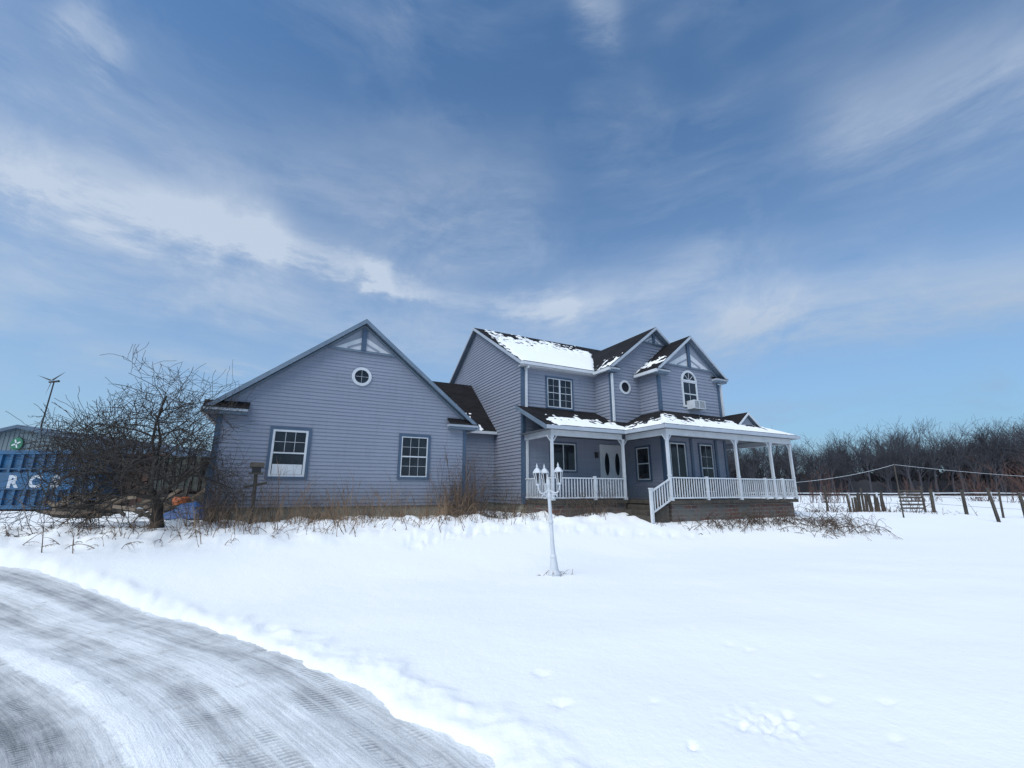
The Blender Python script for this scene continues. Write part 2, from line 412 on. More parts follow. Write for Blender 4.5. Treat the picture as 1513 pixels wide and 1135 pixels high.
# ---- roofs
rf=HB('roof',[M_ROOF,M_BLUEL,M_WHITE])
ge=4.34
def slabt(pts,th=.11):rf.slab(pts,th,0,1)
zE=groof(2.17-ge)
slabt([(2.17-ge,15.2,zE),(2.17,15.2,7.48),(2.17,25.2,7.48),(2.17-ge,25.2,zE)])
slabt([(2.17+ge,15.2,zE),(2.17+ge,25.2,zE),(2.17,25.2,7.48),(2.17,15.2,7.48)])
slabt([(2.75,21.2,7.05),(6.35,18,4.21),(8.6,18,4.21),(8.6,21.2,7.05)],.1)
slabt([(2.75,21.2,7.05),(8.6,21.2,7.05),(8.6,24.4,4.21),(6.35,24.4,4.21)],.1)
slabt([(8.38,15.3,6.85),(17.95,15.3,6.85),(17.95,20.5,mroof(20.5)),(8.38,20.5,mroof(20.5))])
slabt([(8.38,20.5,mroof(20.5)),(17.95,20.5,mroof(20.5)),(17.95,25.7,6.85),(8.38,25.7,6.85)])
slabt([(12.08,14.12,b1r(12.08)),(14.96,14.12,9.08),(14.96,18.95,9.08),(12.08,15.2,b1r(12.08))])
slabt([(14.96,14.12,9.08),(17.84,14.12,b1r(17.84)),(17.84,15.25,b1r(17.84)),(14.96,18.95,9.08)])
slabt([(13.62,12.95,b2r(13.62)),(15.82,12.95,8.42),(15.82,17.9,8.42),(13.62,14.9,b2r(13.62))])
slabt([(15.82,12.95,8.42),(18.02,12.95,b2r(18.02)),(18.02,15,b2r(18.02)),(15.82,17.9,8.42)])
PZ=3.92;k=.47
slabt([(8.3,13.3,PZ),(11.95,13.3,PZ),(14.25,15.6,PZ+2.3*k),(8.3,15.6,PZ+2.3*k)])
slabt([(11.95,13.3,PZ),(11.95,11.2,PZ),(14.02,13.27,PZ+2.07*k),(14.25,15.6,PZ+2.3*k)])
slabt([(11.95,11.2,PZ),(19.87,11.2,PZ),(17.8,13.27,PZ+2.07*k),(14.02,13.27,PZ+2.07*k)])
slabt([(19.87,11.2,PZ),(19.87,20,PZ),(17.7,20,PZ+2.07*k),(17.8,13.27,PZ+2.07*k)])
slabt([(17.15,12.1,4.32),(17.95,12.1,4.95),(17.95,14.5,4.95),(17.15,13.2,4.32)],.06)
slabt([(17.95,12.1,4.95),(18.75,12.1,4.32),(18.75,13.6,4.32),(17.95,16,4.95)],.06)
HO(rf)
tr=HB('white_trim',[M_WHITE,M_FASC]);bl=HB('blue_trim',[M_BLUE,M_BLUEL,M_PANEL])
def rake(pl,p,q,w=.16,n0=.30,n1=.34,mb=None,mi=0,dz=-.08):
    mb=mb or tr
    (s0,z0),(s1,z1)=p,q
    pts=[pl.p(s0,z0+dz,n0),pl.p(s1,z1+dz,n0),pl.p(s1,z1+dz-w,n0),pl.p(s0,z0+dz-w,n0)]
    pt2=[pl.p(s0,z0+dz,n1),pl.p(s1,z1+dz,n1),pl.p(s1,z1+dz-w,n1),pl.p(s0,z0+dz-w,n1)]
    mb.add(pts+pt2,[(0,1,2,3),(7,6,5,4),(0,4,5,1),(1,5,6,2),(2,6,7,3),(3,7,4,0)],mi)
F=PL('F',15.5)
for sg in (-1,1):
    rake(F,(2.17+sg*ge,zE),(2.17,7.48),.14,.29,.325,bl,1,-.03)
    rake(F,(2.17+sg*(ge-.1),zE+.05),(2.17,7.45),.1,.03,.06,bl,1,-.12)
Fm=PL('L',8.62)
rake(Fm,(15.3,6.85),(20.5,mroof(20.5)),.13,.24,.28,tr,1,-.02)
rake(Fm,(25.7,6.85),(20.5,mroof(20.5)),.13,.24,.28,tr,1,-.02)
rake(Fm,(13.3,PZ),(15.6,PZ+2.3*k),.15,.32,.35,bl,1,-.02)
F1=PL('F',14.42);F2=PL('F',13.26)
for sg in (-1,1):
    rake(F1,(14.96+sg*2.88,b1r(12.08)),(14.96,9.08),.12,.30,.335,tr,1,-.02)
    rake(F2,(15.82+sg*2.2,b2r(13.62)),(15.82,8.42),.12,.31,.345,tr,1,-.02)
    rake(F2,(15.82+sg*2.0,b2r(13.82)),(15.82,8.42),.10,.04,.07,bl,1,-.16)
    rake(PL('F',12.3),(17.95+sg*.8,4.32),(17.95,4.95),.09,.2,.23,tr,0,-.01)
bl.add([(17.3,12.25,4.3),(18.6,12.25,4.3),(17.95,12.25,4.86)],[(0,1,2)],2)
rf2=HB('eave_return_roofs',M_ROOF)
def ret(mb_s0,s1,pl,z,n=.30,tilt=.2):
    pbox(tr,pl,mb_s0,s1,z-.07,z+.02,0.02,n+.03,1)
    pbox(bl,pl,mb_s0+.02,s1-.02,z-.16,z-.07,0.02,n-.04,1)
    a=[pl.p(mb_s0-.02,z+.022,n+.05),pl.p(s1+.02,z+.022,n+.05),pl.p(s1+.02,z+tilt,.03),pl.p(mb_s0-.02,z+tilt,.03)]
    rf2.slab(a,.02,0,0)
ret(-2.13,-1.02,F,3.98,.30,.26);ret(5.36,6.46,F,3.98,.30,.26)
ret(12.06,12.6,F1,b1r(12.08)-.04,.3,.16);ret(13.6,14.35,F2,b2r(13.62)-.04,.3,.16);ret(17.3,18.04,F2,b2r(13.62)-.04,.3,.16)
HO(rf2)
tr.box(8.38,12.1,15.20,15.32,6.70,6.82)
tr.box(12.0,12.12,14.12,15.2,6.64,6.76)
tr.box(13.54,13.64,12.95,14.3,6.48,6.6)
tr.box(8.4,12.3,15.3,15.58,6.66,6.695)
tr.box(-2.2,-2.1,15.2,25,3.84,3.96);tr.box(6.45,6.55,15.2,18,3.84,3.96)
tr.box(6.3,8.58,17.92,18.02,4.08,4.2)
tr.box(8.32,11.9,13.24,13.33,PZ-.14,PZ-.01,1)
tr.box(11.9,11.98,11.2,13.3,PZ-.14,PZ-.01,1)
tr.box(11.9,19.9,11.14,11.22,PZ-.14,PZ-.01,1)
tr.box(19.83,19.91,11.23,20,PZ-.14,PZ-.012,1)
tr.box(8.66,12.0,13.55,13.67,PZ-.34,PZ-.13)
tr.box(12.22,12.34,11.45,13.6,PZ-.34,PZ-.13);tr.box(12.34,19.65,11.45,11.57,PZ-.34,PZ-.13)
tr.box(8.66,8.76,13.67,15.58,PZ-.34,PZ-.13)
tr.box(19.53,19.65,11.57,20,PZ-.34,PZ-.13)
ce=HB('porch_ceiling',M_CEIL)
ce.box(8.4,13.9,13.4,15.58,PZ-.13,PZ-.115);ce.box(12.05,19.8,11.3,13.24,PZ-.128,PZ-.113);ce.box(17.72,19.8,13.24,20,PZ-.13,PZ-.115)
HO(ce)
def corner(mb,a,b,z0,z1,w=.09,mi=0):mb.box(a-.045,a+w,b-.05,b+.02,z0,z1,mi);mb.box(a-.045,a+.02,b+.02,b+w,z0,z1,mi)
corner(bl,G0,15.5,1.1,4.0,.1);bl.box(G1-.09,G1+.03,15.46,15.52,1.1,4.0)
corner(bl,8.62,15.6,1.1,6.65,.1)
corner(bl,13.95,13.26,1.2,3.78,.12);corner(bl,12.34,14.42,4.5,6.6,.09)
corner(bl,13.95,13.26,4.9,6.4,.08);bl.box(17.6,17.74,13.21,13.3,1.28,6.4)
for a in (15.45,17.0):bl.box(a,a+.13,13.2,13.25,1.28,3.78)
tr.box(8.7,8.78,15.46,15.54,4.95,6.6);tr.box(8.66,8.72,15.2,15.54,6.55,6.63)
tr.box(12.28,12.36,14.28,14.36,4.45,6.55);tr.box(8.72,8.8,15.46,15.54,1.28,3.75)
tr.box(17.75,17.83,13.14,13.22,4.9,6.4)
def gable_orn(pl,ac,za,zb,slope,cp=.08):
    hw=(za-zb)/slope;H_=za-zb
    P=[pl.p(ac-hw,zb,.045),pl.p(ac+hw,zb,.045),pl.p(ac,za,.045)]
    bl.add(P,[(0,1,2)],2)
    pbox(bl,pl,ac-hw-.05,ac+hw+.05,zb-.06,zb,.02,.09,1)
    pbox(bl,pl,ac-cp,ac+cp,zb,za-.08,.09,.13,0)
    for sg in (-1,1):
        T=[pl.p(ac+sg*cp,zb+.02,.06),pl.p(ac+sg*hw*.86,zb+.02,.06),pl.p(ac+sg*cp,zb+H_*.56,.06)]
        tr.add(T,[(0,1,2)] if sg>0 else [(2,1,0)],0)
        bl.beam(pl.p(ac+sg*cp,zb+H_*.3,.072),pl.p(ac+sg*hw*.5,zb+.04,.072),.015,.07,mi=2)
gable_orn(F,2.17,7.22,6.36,.806)
gable_orn(F2,15.82,8.18,7.0,.81)
gable_orn(F1,14.96,8.85,8.35,.79,.06)
wt=HB('window_frames',[M_WHITE,M_BLUE]);gl=HB('window_glass',M_GLASS)
def window(pl,s0,s1,z0,z1,blue=.09,cols=3,rows=4,mid=True,double=False,sash=.05,mun=.008):
    if blue:
        for q in ((s0,s0+blue,z0,z1),(s1-blue,s1,z0,z1),(s0+blue,s1-blue,z1-blue,z1),(s0+blue,s1-blue,z0,z0+blue*.8)):
            pbox(wt,pl,*q,.0,.065,1)
        s0+=blue;s1-=blue;z1-=blue;z0+=blue*.8
    pbox(gl,pl,s0,s1,z0,z1,0,.034)
    for q in ((s0,s0+sash,z0,z1),(s1-sash,s1,z0,z1),(s0+sash,s1-sash,z1-sash,z1),(s0+sash,s1-sash,z0,z0+sash)):
        pbox(wt,pl,*q,.0,.058,0)
    def grid(a,b,c,d,cols,rows):
        for i in range(1,cols):
            x=a+(b-a)*i/cols;pbox(wt,pl,x-mun,x+mun,c,d,.03,.04,0)
        for i in range(1,rows):
            z=c+(d-c)*i/rows;pbox(wt,pl,a,b,z-mun,z+mun,.03,.042,0)
    a,b,c,d=s0+sash,s1-sash,z0+sash,z1-sash
    if double:
        m=(a+b)/2;pbox(wt,pl,m-.035,m+.035,c,d,0,.055,0)
        grid(a,m-.035,c,d,cols,rows);grid(m+.035,b,c,d,cols,rows)
        zc=(c+d)/2;pbox(wt,pl,a,b,zc-.013,zc+.013,.0,.048,0)
    else:
        if mid:
            zc=(c+d)/2;pbox(wt,pl,a,b,zc-.022,zc+.022,.0,.05,0)
        if rows:grid(a,b,c,d,cols,rows)
window(F,-.37,.80,1.96,3.55,.085,1,0,True,sash=.065)
for i in (1,2):
    x=-.2+ (.83)*i/3;pbox(wt,F,x-.006,x+.006,2.78,3.4,.03,.042)
pbox(wt,F,-.21,.64,3.08,3.092,.03,.044)
pbox(wt,F,-.2,.63,2.1,2.4,.03,.04)
window(F,3.61,4.73,2.0,3.55,.09,3,4,True,sash=.035,mun=.005)
M15=PL('F',15.6)
window(M15,9.72,11.14,5.0,6.42,.08,2,4,double=True,sash=.035,mun=.005)
window(M15,9.86,11.22,2.35,3.62,.07,2,1,mid=False,sash=.045,mun=.02)
window(F2,14.15,15.2,1.35,3.62,.07,2,1,mid=False,sash=.045,mun=.02)
window(F2,15.95,16.85,1.5,3.62,.07,2,4,mun=.005,sash=.04)
window(PL('L',13.95),14.0,14.9,2.0,3.5,.07,1,2,mun=.007)
def ringw(pl,sc_,zc,ro,ri,arch=False,z0=None):
    n=32;rng=range(n+1) if not arch else range(n//2+1)
    pts=[];
    for i in rng:
        t=2*math.pi*i/n;c,s=math.cos(t),math.sin(t)
        pts+= [pl.p(sc_+ro*c,zc+ro*s,0),pl.p(sc_+ro*c,zc+ro*s,.06),pl.p(sc_+ri*c,zc+ri*s,.07),pl.p(sc_+ri*c,zc+ri*s,.03)]
    m=len(pts)//4;fs=[]
    for i in range(m-1):
        for j in range(3):fs.append((4*i+j,4*i+j+1,4*i+j+5,4*i+j+4))
    wt.add(pts,fs,0)
    gp_=[pl.p(sc_+ri*math.cos(2*math.pi*i/n),zc+ri*math.sin(2*math.pi*i/n),.036) for i in rng]
    gl.add(gp_,[tuple(range(len(gp_)))])
ringw(F,2.19,5.44,.33,.235)
pbox(wt,F,2.186,2.194,5.2,5.68,.03,.04);pbox(wt,F,1.95,2.43,5.437,5.445,.03,.042)
ringw(F1,13.08,6.02,.31,.22)
window(F2,15.28,16.24,5.15,6.36,0,2,2,True,sash=.09)
ringw(F2,15.76,6.36,.48,.38,True)
pbox(wt,F2,15.28,16.24,6.33,6.39,.02,.075)
for t in (45,90,135):
    c,s=math.cos(math.radians(t)),math.sin(math.radians(t))
    wt.beam(F2.p(15.76,6.36,.045),F2.p(15.76+.39*c,6.36+.39*s,.045),.012,.018)
HO(wt);HO(gl)
ac=HB('window_air_conditioner',[M_WHITE,M_DARK])
pbox(ac,F2,15.5,16.2,5.05,5.42,.03,.42)
for i in range(7):pbox(ac,F2,15.85,16.16,5.09+i*.045,5.11+i*.045,.42,.425,1)
for i in range(7):pbox(ac,F2,15.54,15.8,5.09+i*.045,5.11+i*.045,.42,.425,1)
HO(ac)
dr=HB('front_door',[M_WHITE,M_GLASS,M_BLUE])
pbox(dr,M15,12.45,13.75,1.28,3.6,.02,.07)
for s0 in (12.55,13.13):
    pbox(dr,M15,s0,s0+.5,1.35,3.45,.07,.09)
    ringpts=[]
    for i in range(20):
        t=2*math.pi*i/20;ringpts.append(M15.p(s0+.25+.13*math.cos(t),2.75+.5*math.sin(t),.095))
    dr.add(ringpts,[tuple(range(20))],1)
    pbox(dr,M15,s0+.08,s0+.42,1.5,2.0,.09,.1)
HO(dr)
pl_=HB('wall_lantern',[M_DARK,M_WHITE]);pbox(pl_,M15,12.2,12.3,3.0,3.2,.04,.14);pbox(pl_,M15,12.18,12.32,3.2,3.24,.02,.16);HO(pl_)
dk=HB('porch_deck',M_WOOD)
dk.box(8.68,12.2,13.5,15.6,1.14,1.27);dk.box(12.2,19.6,11.45,15.6,1.145,1.272);dk.box(17.7,19.6,15.6,20,1.14,1.27)
for i in range(3):
    dk.box(12.2-.3*(i+1),12.2-.3*i,11.6,13.35,.5,1.27-.17*(i+1))
HO(dk)
pf=HB('porch_bench',M_WOOD)
pf.box(14.3,15.6,12.6,13.0,1.65,1.70);pf.box(14.3,15.6,13.0,13.04,1.75,2.15)
for a in (14.35,15.5):
    for b in (12.63,12.95):pf.box(a,a+.05,b,b+.04,1.272,1.65)
HO(pf)
ps=HB('porch_posts',M_WHITE)
def post(a,b,z0=1.27,z1=3.6,w=.045):
    ps.box(a-w,a+w,b-w,b+w,z0,z1)
    ps.box(a-w-.02,a+w+.02,b-w-.02,b+w+.02,z0,z0+.12);ps.box(a-w-.02,a+w+.02,b-w-.02,b+w+.02,z1-.1,z1)
    ps.box(a-w-.012,a+w+.012,b-w-.012,b+w+.012,z0+.85,z0+.89)
    for dx,dy in ((1,0),(-1,0)):
        ps.beam((a+dx*w,b,z1-.24),(a+dx*.22,b,z1-.02),.025,.035)
for a,b in ((8.72,13.61),(12.06,13.61),(12.28,11.51),(16.0,11.51),(18.2,11.51),(19.59,11.51),(19.59,15),(19.59,19)):post(a,b)
HO(ps)
rl=HB('porch_railing',M_WHITE)
def rail(p,q,z0=1.36,z1=2.06,dz=0):
    p=Vector(p);q=Vector(q);L=(q-p).length;n=max(2,int(L/.125))
    def P(t,z):v=p.lerp(q,t);return Vector((v.x,v.y,z+dz*t))
    rl.beam(P(0,z1),P(1,z1),.06,.045);rl.beam(P(0,z0),P(1,z0),.045,.05)
    for i in range(1,n):
        t=i/n;rl.beam(P(t,z0),P(t,z1),.03,.03)
rail((8.77,13.61),(12.0,13.61));rl.box(10.55,10.65,13.56,13.66,1.27,2.14);
rail((8.72,13.66),(8.72,15.55));
rail((12.33,11.51),(19.54,11.51));rail((19.59,11.56),(19.59,19))
for a in (14.15,17.6,18.75):rl.box(a-.045,a+.045,11.465,11.555,1.27,2.12)
rail((12.24,11.51),(11.35,11.51),1.3,2.0,-.42)
rl.box(11.28,11.37,11.465,11.555,.55,1.66);rl.box(11.265,11.385,11.45,11.57,1.66,1.7)
HO(rl)
HO(tr);HO(bl)
sn=HB('roof_snow',M_SNOW)
def snow(o,u,v,fn,th=.05,cell=.07):
    o=Vector(o);u=Vector(u);v=Vector(v);n=u.cross(v).normalized()
    if n.z<0:n=-n
    NU=int(u.length/cell);NV=int(v.length/cell);st=len(sn.v);H=[]
    for i in range(NU+1):
        for j in range(NV+1):
            s=i/NU;t=j/NV;p=o+u*s+v*t
            c=fn(s,t,p)+.35*noise.fractal(Vector((p.x*.9,p.y*.9,p.z*.9)),1,2,4)+.5*noise.fractal(Vector((p.x*5,p.y*5,p.z*2)),1,2,3)
            h=max(-.03,min(th,c*th*3));H.append(h)
            sn.v.append(tuple(p+n*h))
    for i in range(NU):
        for j in range(NV):
            q=[i*(NV+1)+j,(i+1)*(NV+1)+j,(i+1)*(NV+1)+j+1,i*(NV+1)+j+1]
            if max(H[k] for k in q)>0:
                sn.f.append([st+k for k in q]);sn.mi.append(0)
def fm(s,t,p):
    a=p.x
    val=.8-max(0,t-.2)*1.4-1.0*max(0,(9.0-a)*1.5)
    vall=(a-11.9)-(p.y-15.2)*.77
    if vall>0:val-=vall*4
    return val
snow((8.4,15.28,6.85),(6.5,0,0),(0,5.2,3.2),fm,.025)
snow((12.1,14.15,b1r(12.1)),(0,4.7,0),(2.84,0,2.84*.79),lambda s,t,p:(.3-t*1.5 if (p.y-15.2)<(p.x-12.1)*1.25 else -3),.02)
snow((13.66,12.98,b2r(13.66)),(0,4.0,0),(2.1,0,2.1*.81),lambda s,t,p:.1-abs(t-.25)*1.2-(0 if (p.y-14.6)<(p.x-13.6)*1.2 else 3),.02)
snow((8.34,13.27,PZ),(3.9,0,0),(0,2.3,2.3*k),lambda s,t,p:.40-t*1.15-max(0,(9.1-p.x)*1.0)-(0 if (p.x-11.95)<(p.y-13.3)+.05 else 3),.02)
snow((11.97,11.22,PZ),(0,3.2,0),(2.0,0,2.0*k),lambda s,t,p:.45-t*1.2-(0 if (p.y-11.2)>(p.x-11.95)-.05 and p.y-13.3<p.x-11.95+.05 else 4),.02)
snow((11.97,11.2,PZ),(7.85,0,0),(0,2.02,2.02*k),lambda s,t,p:.6-t*1.05-(0 if (p.x-11.95)>(p.y-11.2)-.05 and (19.87-p.x)>(p.y-11.2)-.03 else 4),.02)
snow((6.4,18,4.21),(2.2,0,0),(0,3.2,2.84),lambda s,t,p:.45-abs((p.x-6.9)-(.45-t)*1.6)*1.0-t*.4,.02)
HO(sn,True)
# ------------------------------------------------------------------ vegetation
def limb(mb,p,d,L,r,depth,P):
    n=P.get('seg',5);pts=[p.copy()];rad=[r];dd=d.normalized()
    for i in range(n):
        dd=(dd+Vector((random.uniform(-1,1),random.uniform(-1,1),random.uniform(-1,1)))*P['wig']+Vector((0,0,P['up'][min(depth,len(P['up'])-1)]))).normalized()
        p=p+dd*(L/n);pts.append(p.copy());rad.append(max(P['rmin'],r*(1-(i+1)/n*.6)))
    mb.tube(pts,rad,P['sides'][min(depth,len(P['sides'])-1)])
    if depth>=P['depth']:return
    nk=P['kids'][min(depth,len(P['kids'])-1)]
    for k in range(nk):
        t=random.uniform(P['t0'] if depth else P.get('t00',.8),1);i=t*n;j=min(int(i),n-1);q=pts[j].lerp(pts[j+1],i-j)
        ax=(pts[j+1]-pts[j]).normalized()
        rv=Vector((random.uniform(-1,1),random.uniform(-1,1),random.uniform(-1,1)));rv=(rv-ax*rv.dot(ax)).normalized()
        nd=(ax*P['fwd']+rv*P['spread'][min(depth,len(P['spread'])-1)]).normalized()
        limb(mb,q,nd,L*random.uniform(*P['lr'][min(depth,len(P['lr'])-1)]),max(P['rmin'],rad[j]*random.uniform(.5,.7)),depth+1,P)
random.seed(21)
tx,ty=-8.75,11.4
tz=base(tx,ty)-.1
mb=MB('bare_apple_tree',[M_BARK])
P=dict(seg=6,wig=.28,up=[.0,.07,-.01,-.02,.03],rmin=.0048,sides=[8,6,5,3,3],depth=4,kids=[8,8,8,6],t0=.25,t00=.7,fwd=.5,spread=[1.2,1.0,.9,.9],lr=[(1.5,2.1),(.5,.7),(.5,.7),(.5,.8)])
limb(mb,Vector((0,0,0)),Vector((-.05,0,1)),1.2,.16,0,P)
t=mb.obj(None,True);t.location=(tx,ty,tz)
def canes(name,cx,cy,n,h,spread,mat,rad=.006,lean=(0,0),area=(.5,.5),rot=0,droop=.5,kids=2,seed=1,uni=False):
    random.seed(seed);mb=MB(name,[mat]);z0=base(cx,cy)
    for i in range(n):
        x=random.gauss(0,area[0]) if not uni else random.uniform(-area[0],area[0]);y=random.gauss(0,area[1])
        X=cx+x*math.cos(rot)-y*math.sin(rot);Y=cy+x*math.sin(rot)+y*math.cos(rot)
        den=.45+1.1*max(0,.5+1.3*noise.noise(Vector((X*.8,Y*.8,seed))))
        p=Vector((X-cx,Y-cy,base(X,Y)-z0-.03));hh=h*random.uniform(.3,1.0)*den
        d=Vector((random.gauss(0,spread)+lean[0],random.gauss(0,spread)+lean[1],1)).normalized()
        def cane(p,d,L,r,dep):
            pts=[p];rr=[r];q=p;e=d
            for k in range(5):
                e=(e+Vector((random.uniform(-1,1)*.15,random.uniform(-1,1)*.15,-droop*.15*(k+1)*Vector((e.x,e.y)).length))).normalized()
                q=q+e*L/5;pts.append(q);rr.append(r*(1-.15*(k+1)))
            mb.tube(pts,rr,3)
            if dep:
                for _ in range(kids):
                    j=random.randint(1,4);cane(pts[j],(e+Vector((random.uniform(-1,1),random.uniform(-1,1),random.uniform(-.2,.8)))*.7).normalized(),L*random.uniform(.25,.5),r*.6,dep-1)
        cane(p,d,hh,rad*random.uniform(.7,1.3),2 if kids>2 else 1)
    o=mb.obj(None);o.location=(cx,cy,z0);return o
x,y=w2(5.9,14.9);canes('climbing_shrub',x,y,80,2.5,.2,M_TWIG,.009,area=(.4,.25),rot=TH,kids=3,seed=3)
x,y=w2(6.6,14.0);canes('dry_shrub',x,y,110,1.2,.5,M_TWIG,.010,area=(.7,.4),rot=TH,kids=3,seed=4)
x,y=w2(2.3,14.9);canes('dry_weeds',x,y,300,1.45,.16,M_DRY,.008,area=(3.9,.25),rot=TH,kids=2,seed=5,uni=True)
x,y=w2(2.0,14.0);canes('dry_weeds',x,y,260,.9,.35,M_DRY,.008,area=(4.0,.5),rot=TH,kids=2,seed=6,uni=True)
x,y=w2(-1.4,14.6);canes('dry_shrub',x,y,60,2.0,.3,M_TWIG,.007,area=(.35,.3),rot=TH,kids=3,seed=7)
x,y=w2(-2.4,13.0);canes('brush_pile',x,y,90,.8,.9,M_DRY,.008,area=(1.1,.7),rot=TH,kids=3,seed=8)
x,y=w2(-4.0,13.0);canes('brush_pile',x,y,60,.7,1.0,M_TWIG,.008,area=(.8,.6),rot=TH,kids=3,seed=9)
x,y=w2(4.5,12.7);canes('dry_weeds',x,y,120,.6,.4,M_DRY,.008,area=(2.0,.4),rot=TH,kids=2,seed=10)
x,y=w2(0,12.5);canes('dry_weeds',x,y,120,.65,.4,M_DRY,.008,area=(1.6,.5),rot=TH,kids=2,seed=15)
x,y=w2(15.6,10.9);canes('bramble_canes',x,y,150,1.2,.7,M_TWIG,.011,area=(2.0,.3),rot=TH,kids=3,droop=1.0,seed=11)
x,y=w2(19.2,10.2);canes('bramble_canes',x,y,180,1.6,1.1,M_TWIG,.011,area=(1.3,.6),rot=TH,kids=3,droop=1.2,seed=12)
x,y=w2(9.8,13.1);canes('dry_weeds',x,y,130,.9,.3,M_TWIG,.008,area=(.9,.2),rot=TH,seed=13)
canes('dry_grass_tuft',.82,9.2,60,.24,.9,M_DRY,.006,area=(.14,.14),kids=2,seed=14)
# distant bare woods
random.seed(5)
protos=[]
for i in range(6):
    mb=MB('bare_tree_mesh%d'%i,[M_FAR if i<5 else M_FARR])
    P=dict(seg=4,wig=.12,up=[.1,.12,.08,.05],rmin=.02,sides=[5,3,3,3],depth=3,kids=[12,6,4],t0=.25,t00=.35,fwd=.9,spread=[.65,.65,.8],lr=[(.3,.48),(.45,.65),(.45,.7)])
    limb(mb,Vector((0,0,0)),Vector((random.uniform(-.05,.05),0,1)),13,.26,0,P)
    me=bpy.data.meshes.new('bare_tree');me.from_pydata(mb.v,[],mb.f);me.materials.append(mb.mats[0]);protos.append(me)
woods=empty('distant_tree_line',(90,100,.3))
def inst(x,y,s,pi=None):
    o=bpy.data.objects.new('bare_tree',protos[random.randint(0,4) if pi is None else pi]);sc.collection.objects.link(o);o.parent=woods
    o.location=(x-90,y-100,-.2);o.scale=(s*random.uniform(.9,1.2),s*random.uniform(.9,1.2),s);o.rotation_euler=(0,0,random.uniform(0,6.28))
for i in range(270):
    u=random.random()
    x=62+125*u;y=138-38*u+random.uniform(0,26)
    inst(x,y,random.uniform(.68,1.12)*(.90+.16*u))
for i in range(80):
    u=random.random();inst(20+75*u,185+random.uniform(0,20),random.uniform(.7,1.0))
mb=MB('understorey',[M_FAR]);n=500
for row,(yo,hs) in enumerate(((0,.72),(-16,.42))):
    pts=[]
    for i in range(n+1):
        u=i/n;x=20+200*u;y=182-62*u+yo
        hgt=9+2*u+2.5*noise.fractal(Vector((u*40,row*7,0)),1,2,3)+2.2*noise.noise(Vector((u*230,3+row,0)))
        pts+=[(x-90,y-100,-.5),(x-90,y-100,max(2,hgt*hs))]
    mb.add(pts,[(2*i,2*i+2,2*i+3,2*i+1) for i in range(n)])
mb.obj(woods)
for (x,y,h,sp,nm,se) in ((60,58,3.4,.35,'leafless_shrub',31),(52,45,4.4,.3,'leafless_shrub',32),(57,49,4.0,.35,'leafless_shrub',33),(66,52,4.8,.3,'leafless_shrub',34),(49,55,2.2,.4,'leafless_shrub',35),(33,47,2.6,.15,'leafless_shrub',36)):
    canes(nm,x,y,45,h,sp,M_FARR,.028,area=(1.2,1.0),kids=4,droop=.1,seed=se)
# ------------------------------------------------------------------ fence
random.seed(9)
fe=MB('wooden_post_fence',[M_WOOD,M_DARK])
plist=[]
for i in range(17):
    X=19.7+.17*i+random.uniform(-.08,.08);plist.append((X,26.6+.05*i,random.uniform(.8,1.4),random.uniform(-.1,.1)))
plist+=[(24.4,27,1.5,.0),(24.9,27,1.35,.05),(26.2,26.4,1.4,.02),(27.4,25.6,1.5,.08),(25.0,23.6,1.7,-.12),(29,25.9,1.4,0),(31,25.5,1.4,.05),(33.5,25,1.4,0),(36,24.5,1.4,0),(19.0,27.5,1.5,0)]
for X,Y,h,l in plist:
    z=base(X,Y);r=random.uniform(.05,.09)
    fe.tube([(X,Y,z-.2),(X+l*h*.5,Y,z+h*.5),(X+l*h,Y,z+h)],[r,r*.95,r*.85],6,0,True)
for i in range(6):fe.beam((22.9,26.9,base(23,27)+.2+.2*i),(24.4,27,base(24,27)+.22+.2*i),.04,.09)
for z in (.5,.9,1.25):
    P0=[(19,27.5),(24.9,27),(27.4,25.6),(31,25.5),(36,24.5)]
    for p,q in zip(P0[:-1],P0[1:]):fe.tube([(p[0],p[1],base(*p)+z),(q[0],q[1],base(*q)+z)],[.008,.008],3,1)
fe.obj(None)
x,y=20.5,26.4;canes('dry_weeds',x,y,160,.8,.4,M_TWIG,.014,area=(2.6,.4),kids=2,seed=41)
fl=MB('field_rail_fence',[M_WHITE])
for i in range(26):
    X=26+3*i;Y=52-.2*i;z=base(X,Y);fl.box(X-.06,X+.06,Y-.06,Y+.06,z-.1,z+1.1)
    X2=X+3;Y2=Y-.2
    for h in (.6,1.0):fl.beam((X,Y,z+h),(X2,Y2,base(X2,Y2)+h),.03,.1)
fl.obj(None)
ll=MB('wire_line_pole',[M_WOOD,M_WHITE])
pb=(19.8,23.2);z=base(*pb);ll.tube([(pb[0],pb[1],z-.1),(pb[0]+.05,pb[1],2.95)],[.035,.03],6,0,True)
hx,hy=w2(19.6,11.5)
def wire(p,q,sag):
    pts=[Vector(p).lerp(Vector(q),i/14)-Vector((0,0,sag*4*(i/14)*(1-i/14))) for i in range(15)];ll.tube(pts,[.009]*15,3,1)
wire((hx,hy,1.95),(pb[0]+.05,pb[1],2.93),.12);wire((pb[0]+.05,pb[1],2.93),(40,27,2.2),.25)
ll.obj(None)
